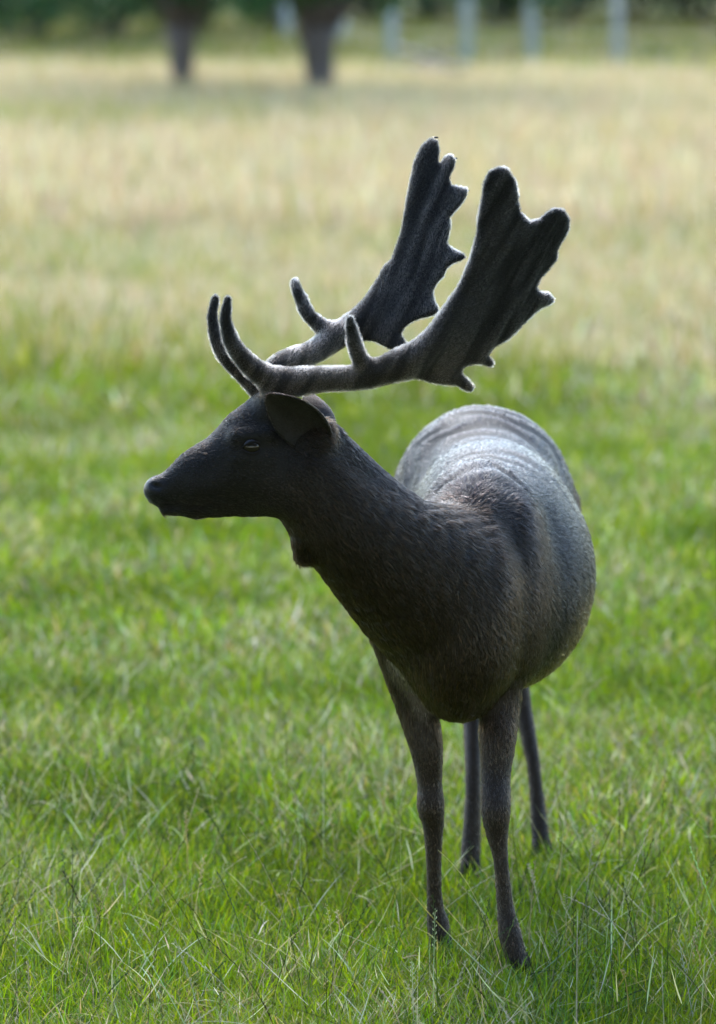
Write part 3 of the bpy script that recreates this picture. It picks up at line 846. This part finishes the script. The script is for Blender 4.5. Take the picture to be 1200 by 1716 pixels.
    # tail
    p.append(cap((0.262, 1.03, 0.84), (0.262, 1.075, 0.70), 0.028, 0.014, 0.02, col=C_TOP))
    # carved: eye sockets, nostrils, mouth line, tear ducts
    for s in (1, -1):
        p.append(ell(Hd(421, 748.5, 0.075 * s), (hp(20), 0.020, hp(14)), HRp(4), k=0.005, op='s'))
        p.append(ell(Hd(262, 815, 0.027 * s), (hp(11), 0.013, hp(5.5)), HRp(-25), k=0.004, op='s'))
        p.append(cap(Hd(382, 766, 0.055 * s), Hd(398, 754, 0.064 * s), 0.0035, 0.003, 0.006, op='s'))
        p.append(ell(Hd(302, 848, 0.036 * s), (hp(48), 0.016, 0.0034), HRp(-3), k=0.003, op='s'))
    return p

def px_path(pts, lat0, lat1=None):
    """antler tine through pixels (x, y, r) with lateral offset running lat0..lat1"""
    n = len(pts)
    if lat1 is None: return [(Hd(x, y, l), hp(r)) for (x, y, r), l in zip(pts, lat0)]
    return [(Hd(x, y, lat0 + (lat1 - lat0) * i / (n - 1)), hp(r)) for i, (x, y, r) in enumerate(pts)]
def z2(pts): return [(330 + x / 1.846, 210 + y / 1.846) for x, y in pts]
NEAR_PALM = z2([(600, 722), (640, 708), (680, 685), (730, 630), (780, 558), (820, 482), (850, 412), (868, 332), (880, 252), (890, 182), (905, 145), (935, 127), (965, 135), (985, 165), (994, 220),
    (1003, 270), (1028, 298), (1060, 290), (1088, 263), (1115, 254), (1140, 263), (1157, 292), (1153, 325), (1138, 355), (1122, 385), (1118, 418), (1098, 440), (1065, 478), (1053, 502),
    (1068, 518), (1095, 523), (1111, 540), (1098, 557), (1070, 563), (1040, 587), (1000, 630), (960, 665), (920, 690), (903, 710), (916, 726), (920, 742), (903, 749), (880, 739), (850, 740),
    (825, 748), (819, 766), (840, 786), (859, 809), (850, 826), (828, 820), (800, 804), (760, 803), (715, 795), (670, 778), (620, 775)])
FAR_PALM = z2([(470, 612), (500, 580), (532, 545), (572, 480), (602, 410), (627, 330), (642, 260), (656, 180), (671, 110), (691, 64), (722, 38), (746, 46), (750, 78), (748, 112), (754, 118), (768, 96),
    (786, 91), (800, 105), (797, 130), (783, 160), (786, 184), (806, 189), (834, 195), (835, 216), (820, 240), (796, 265), (780, 285), (784, 312), (778, 342), (773, 366), (792, 385), (826, 396),
    (831, 409), (815, 420), (790, 426), (770, 442), (760, 466), (740, 490), (728, 515), (729, 540), (744, 561), (745, 576), (730, 585), (700, 592), (670, 606), (645, 622), (632, 645), (648, 672),
    (662, 694), (650, 704), (620, 700), (590, 690), (552, 668), (510, 664), (480, 650)])
def antler_prims(near):
    p = []; s = 1 if near else -1
    def tine(pts, k=0.016): p.append(chain([(*a, r) for a, r in pts], k, sub=3))
    if near:
        tine(px_path([(463, 664, 25), (468, 645, 26), (500, 640, 24), (545, 635, 20.5), (595, 633, 20.5), (640, 622, 23), (682, 605, 24), (726, 574, 17), (765, 510, 8)], [0.034, 0.037, 0.05, 0.082, 0.118, 0.146, 0.162, 0.170, 0.176]), 0.02)
        tine(px_path([(462, 640, 22), (429, 621, 18.5), (401, 593, 15), (384, 564, 12.5), (378, 532, 10.5), (382, 502, 7.0)], 0.038, 0.062))
        tine(px_path([(618, 624, 17), (604, 603, 13.5), (594, 575, 12), (589, 550, 9.5), (587, 536, 6.5)], 0.130, 0.170))
        poly = NEAR_PALM
        lat = lambda px, py: 0.165 + 0.075 * (625 - py) / 340 - 0.04 * ((px - 720) / 200)
    else:
        tine(px_path([(452, 664, 23), (452, 640, 24), (474, 610, 21), (520, 593, 19.5), (566, 563, 21), (596, 541, 21), (626, 505, 14), (650, 455, 7)], [-0.034, -0.038, -0.052, -0.085, -0.118, -0.134, -0.146, -0.158]), 0.02)
        tine(px_path([(440, 655, 20), (410, 630, 15), (376, 597, 12), (361, 564, 10.5), (356, 530, 9.5), (361, 500, 6.8)], -0.038, -0.062))
        tine(px_path([(556, 560, 17), (540, 548, 14), (520, 530, 11.5), (505, 504, 10.5), (497, 482, 8.5), (494, 473, 6.8)], -0.115, -0.165))
        poly = FAR_PALM
        lat = lambda px, py: -0.135 - 0.085 * (560 - py) / 330 + 0.07 * ((px - 606 - (545 - py) * 0.33) / 110)
    # outline lifted into the head frame
    fu = []
    lats = []
    for x, y in poly:
        q = Hd(x, y, lat(x, y)) - HO; fu.append((q @ HF, q @ HU)); lats.append(lat(x, y))
    fu = np.array(fu); A = np.c_[fu, np.ones(len(fu))]
    co = np.linalg.lstsq(A, np.array(lats), rcond=None)[0]
    mid = fu.mean(0); ax = np.array([0.35, -0.94]) if near else np.array([0.5, -0.87])
    def lat_fu(x, z):
        v = (x - mid[0]) * (-0.94) + (z - mid[1]) * (-0.35)      # across the palm
        return (x * co[0] + z * co[1] + co[2] + s * (-1.0) * v * v).astype(np.float32)
    pr = sheet(fu, lat_fu, HFRAME, 0.0095, 0.022)
    p.append(pr)
    return p

def build_deer():
    root = tag(empty('fallow_deer', (0.25, 0.4, 0.0)), 'dark fallow buck with palmate velvet antlers standing in grass, head turned sideways', 'deer')
    prims = deer_prims()
    V, Q = mesh_sdf(prims, 0.0032)
    V = relax(V, Q, 2, 0.4)
    Nn = vert_normals(V, Q)
    flow, col = blend_fields(prims, V, C_TOP)
    x, y, z = V.T
    # folds of the summer coat over ribs, back and shoulder
    torso = smooth(0.02, 0.20, y) * smooth(0.52, 0.62, z)
    s = y + 0.25 * np.abs(x - 0.26) - 0.10 * (z - 0.7)
    ph = s / 0.070 + 3.4 * fbm(x * 5 + 3 + y * 3, z * 6 + 9 + y * 2)
    am = (0.0015 + 0.0017 * smooth(0.5, 0.25, y)) * torso * smooth(0.38, 0.66, fbm(x * 5 + 31, y * 4 + 2))
    V = V + Nn * (am * np.sin(2 * np.pi * ph))[:, None]
    nk = smooth(0.02, -0.06, y) * smooth(-0.08, 0.0, x) * smooth(0.62, 0.72, z) * smooth(0.98, 0.9, z)
    V = V + Nn * (0.0006 * nk * smooth(0.02, 0.12, x) * np.sin(2 * np.pi * ((x - 0.6 * y) / 0.026 + 1.2 * fbm(x * 9, z * 9))))[:, None]
    Nn = vert_normals(V, Q)
    # coat colour
    low = (smooth(0.715, 0.60, z + 0.05 * (fbm(x * 9, y * 9) - 0.5)) * smooth(0.10, 0.30, y) * smooth(0.35, 0.45, z))[:, None]
    col = col * (1 - low) + np.array(C_BELLY) * low
    cf = (smooth(0.80, 0.55, z) * smooth(0.10, -0.05, y) * smooth(0.40, 0.5, z) * smooth(-0.05, 0.05, x))[:, None] * 0.6
    col = col * (1 - cf) + np.array(C_CHEST) * cf
    hz = (V - HO) @ HU; hf = (V - HO) @ HF
    chk = (smooth(-0.06, -0.13, hz) * smooth(-0.03, 0.02, hf) * smooth(0.16, 0.06, hf) * smooth(0.95, 0.99, z))[:, None] * 0.7
    col = col * (1 - chk) + np.array((0.036, 0.021, 0.013)) * chk
    def seg_d(a, b):
        ab = b - a; t = np.clip(((V - a) @ ab) / (ab @ ab), 0, 1); return np.linalg.norm(V - a - t[:, None] * ab, axis=1)
    elbow_sheen = (smooth(0.040, 0.016, seg_d(W(668, 1112, 0.0), W(718, 1182, 0.02))) * 0.8)[:, None]  # pale inner foreleg patch: sheen on the hair painted into the colour
    col = col * (1 - elbow_sheen) + np.array((0.26, 0.21, 0.18)) * elbow_sheen
    col = col * (0.82 + 0.36 * fbm(x * 14 + 5, y * 14 + z * 11))[:, None]
    wet = np.zeros(len(V)); nose = Hd(252, 820)
    wet = np.maximum(wet, smooth(0.027, 0.018, np.linalg.norm(V - nose, axis=1)))
    colm = col * (1 - wet[:, None]) + np.array(C_NOSE) * wet[:, None]
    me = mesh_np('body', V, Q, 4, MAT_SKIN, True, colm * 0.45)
    at = me.attributes.new('wet', 'FLOAT', 'POINT'); at.data.foreach_set('value', wet.astype(np.float32))
    body = link('body', me, root)
    # hair
    ln = 0.017 + 0 * z
    headm = smooth(-0.05, 0.10, (V - HO) @ HF) * smooth(0.9, 0.97, z)
    ln = ln * (1 - 0.62 * headm)
    legm = smooth(0.50, 0.40, z); ln = ln * (1 - 0.5 * legm)
    eye = Hd(421, 748, 0.065)
    de = np.linalg.norm(V - eye, axis=1); mouth = smooth(0.012, 0.03, np.linalg.norm(V - Hd(258, 816, 0.02), axis=1))
    wgt = (1 - wet) * smooth(0.020, 0.028, de) * (1 + 1.6 * headm + 0.6 * legm) * (0.15 + 0.85 * mouth)
    wgt = wgt * np.where(Nn[:, 1] > 0.75, 0.4, 1.0)
    flow = flow + np.array([0, 0, -0.25])
    lift = 0.24 - 0.15 * smooth(0.05, 0.6, Nn[:, 2]) * smooth(0.05, 0.3, y)
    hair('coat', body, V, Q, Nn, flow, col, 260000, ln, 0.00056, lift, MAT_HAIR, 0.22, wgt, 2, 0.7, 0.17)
    # antlers
    for near in (True, False):
        pa = antler_prims(near)
        Va, Qa = mesh_sdf(pa, 0.0028)
        Va = relax(Va, Qa, 2, 0.4)
        Na = vert_normals(Va, Qa)
        u = (Va - HO) @ HU; ff = (Va - HO) @ HF
        a = math.radians(62); al = -ff * math.cos(a) + u * math.sin(a); ac = ff * math.sin(a) + u * math.cos(a)
        rid = fbm(ac * 75 + 1.2 * fbm(al * 9, ac * 14), al * 7 + 3, 3)
        Va = Va + Na * ((rid - 0.5) * (0.0070 - 0.0050 * smooth(0.20, 0.12, u)))[:, None]
        Na = vert_normals(Va, Qa)
        beam = smooth(0.22, 0.10, u)[:, None]
        ca = np.array((0.011, 0.0092, 0.010)) * (1 - beam) + np.array((0.030, 0.022, 0.0175)) * beam
        ca = ca * (0.6 + 0.8 * smooth(0.35, 0.65, rid))[:, None]
        an = link('antler', mesh_np('antler', Va, Qa, 4, MAT_VELVET, True, ca * 0.9), root)
        fl = np.stack([HF * -0.4] * len(Va)) + np.array([0, 0, 1.0])
        hair('velvet', an, Va, Qa, Na, fl, (ca * 3.0 + 0.03) * (0.35 + 1.5 * smooth(0.38, 0.66, rid))[:, None], 70000, np.full(len(Va), 0.0058), 0.00020, 1.15, MAT_VHAIR, 0.5, None, 5)
    # ears
    def ear(base, tip, opening, width, curl, tilt=0.0):
        A = tip - base; L = np.linalg.norm(A); A /= L
        No = opening - A * (opening @ A); No /= np.linalg.norm(No); Bx = np.cross(A, No)
        nu, nv = 22, 15; rows_o = []; rows_i = []
        for i in range(nu):
            u = i / (nu - 1)
            w = width * (np.sin(np.pi * min(1, 0.07 + 0.89 * u ** 0.85)) ** 0.75) * (1 - 0.2 * u) + 0.0015
            th = curl * (1 - 0.55 * u)
            for j in range(nv):
                v = (j / (nv - 1) * 2 - 1)
                a = v * th
                R_ = w / max(th, 0.2)
                pos = base + A * L * u + Bx * (R_ * np.sin(a)) + No * (R_ * (1 - np.cos(a))) - No * 0.012 * np.sin(np.pi * u) + A * 0.006 * np.cos(v * 1.5)
                nrm = -No * np.cos(a) + Bx * np.sin(a)
                t = 0.0016
                rows_o.append(pos + nrm * t); rows_i.append(pos - nrm * t)
        n = nu * nv
        Ve = np.array(rows_o + rows_i); Qe = []
        for i in range(nu - 1):
            for j in range(nv - 1):
                q = i * nv + j
                Qe.append([q, q + 1, q + nv + 1, q + nv]); Qe.append([n + q, n + q + nv, n + q + nv + 1, n + q + 1])
            for j in (0, nv - 1):
                q = i * nv + j
                Qe.append([q, q + nv, n + q + nv, n + q] if j == 0 else [q + nv, q, n + q, n + q + nv])
        for i in (0, nu - 1):
            for j in range(nv - 1):
                q = i * nv + j
                Qe.append([q, n + q, n + q + 1, q + 1] if i == 0 else [q + 1, n + q + 1, n + q, q])
        Qe = np.array(Qe); Ne = vert_normals(Ve, Qe)
        out = np.repeat([1, 0], n); 
        ce = np.where(out[:, None] == 1, np.array([[0.022, 0.016, 0.013]]), np.array([[0.014, 0.011, 0.010]]))
        e = link('ear', mesh_np('ear', Ve, Qe, 4, MAT_SKIN, True, ce), root)
        fl = np.repeat(A[None], len(Ve), 0)
        hair('ear_fur', e, Ve, Qe, Ne, fl, ce, 16000, np.where(out == 1, 0.008, 0.006), 0.00030, 0.35, MAT_HAIR, 0.3, None, 8)
    ear(Hd(542, 742, 0.050), Hd(452, 664, 0.115), HL * 0.9 - HU * 0.32 + HF * 0.1, 0.050, 1.15)
    ear(Hd(547, 735, -0.040), Hd(518, 661, -0.100), -HL * 0.9 + HF * 0.3, 0.042, 1.1)
    # eyes
    import bmesh
    mE, nt, out = mat_new('deer_eye')
    pE = N(nt, 'ShaderNodeBsdfPrincipled', Roughness=0.06); pE.inputs['Base Color'].default_value = (0.012, 0.008, 0.006, 1)
    pE.inputs['Specular IOR Level'].default_value = 0.3
    nt.links.new(pE.outputs[0], out.inputs[0])
    mL = simple_material('eyelid_skin', (0.008, 0.006, 0.006), 0.6, spec=0.2)
    for s in (1, -1):
        bm = bmesh.new(); bmesh.ops.create_uvsphere(bm, u_segments=28, v_segments=18, radius=0.0190)
        c = Hd(421, 748.5, 0.0490 * s)
        bmesh.ops.translate(bm, verts=bm.verts, vec=c)
        for f in bm.faces: f.smooth = True
        me = bpy.data.meshes.new('eye'); bm.to_mesh(me); bm.free(); me.materials.append(mE)
        e = link('eye', me, root)
        # almond lid rims hugging the ball
        for up in (1, -1):
            th = np.linspace(-1, 1, 13)
            P = []
            for t in th:
                fx = -t * 0.0186; uz = up * (0.0112 if up > 0 else 0.0098) * (1 - t * t) ** 0.8 - 0.001 * t
                r2 = 0.0200 ** 2 - fx ** 2 - uz ** 2
                P.append(c + HF * (-fx) + HU * uz + HL * s * math.sqrt(max(r2, 1e-6)))
            v, f, cc = tube(P, np.full(13, 0.0021) * (1 - 0.5 * th ** 4), 8)
            link('eyelid', mesh_np('eyelid', v, f, cc, mL), e)
    # cloven hooves
    def hoof(center, heading, toe=0.0):
        parts = []
        hd = np.array([math.cos(heading), math.sin(heading), 0]); sd = np.array([-hd[1], hd[0], 0])
        for s in (1, -1):
            prof = [(0.0, 0.028, 0.0125), (0.018, 0.024, 0.0115), (0.034, 0.016, 0.009), (0.044, 0.010, 0.006)]
            Vh = []
            for z_, l, w_ in prof:
                for a in np.linspace(0, 2 * np.pi, 12, endpoint=False):
                    fx = math.cos(a); fy = math.sin(a)
                    xx = l * (fx * (1.15 if fx > 0 else 0.85)) - z_ * 0.45; yy = w_ * fy * (1 - 0.35 * max(fx, 0))
                    Vh.append(np.array([center[0], center[1], z_]) + hd * (xx + 0.012) + sd * (yy + s * 0.0135))
            Fh = []; Ch = []
            for i in range(3):
                for j in range(12):
                    k = (j + 1) % 12; Fh += [i * 12 + j, i * 12 + k, (i + 1) * 12 + k, (i + 1) * 12 + j]; Ch.append(4)
            Fh += list(range(12))[::-1]; Ch.append(12); Fh += list(range(36, 48)); Ch.append(12)
            parts.append((np.array(Vh), Fh, Ch))
        v, f, c = join(parts)
        link('hoof', mesh_np('hoof', v, f, c, MAT_HOOF), root)
    hoof(FEET[0], math.radians(-95)); hoof(FEET[1], math.radians(-80)); hoof(FEET[2], math.radians(-95)); hoof(FEET[3], math.radians(-85))

def build_flies():
    m = simple_material('fly_black', (0.008, 0.008, 0.009), 0.4); mw = simple_material('fly_wing', (0.12, 0.11, 0.10), 0.3)
    for px, py, lat, label in [(731, 231, -0.221, 'tiny black fly on the tallest tip of the far antler'), (763, 266, -0.205, 'tiny black fly on the second tine of the far antler'),
                               (783, 320, -0.175, 'tiny black fly on the blunt third tine of far antler'), (952, 369, 0.172, 'tiny black fly on rear lobe of the near antler palm')]:
        c = Hd(px, py, lat); root = tag(empty('fly', c), label, 'fly', 'flies on the antlers')
        t = np.linspace(0, 1, 6); v, f, cc = tube(np.stack([c[0] - 0.004 + 0.008 * t, c[1] + 0 * t, c[2] + 0.001 * np.sin(t * 3)], 1), 0.0019 * np.array([0.4, 0.9, 1.0, 0.8, 0.95, 0.4]), 7)
        link('body', mesh_np('body', v, f, cc, m), root)
        for sg in (-1, 1):
            w = np.array([[0, 0, 0.002], [-0.003, 0.002 * sg, 0.0026], [-0.0065, 0.003 * sg, 0.0024], [-0.006, 0.001 * sg, 0.0020]]) + c
            link('wing', mesh_np('wing', w, [0, 1, 2, 3], 4, mw), root)

build_background()
build_grass()
build_seed_stems()
build_deer()
build_flies()
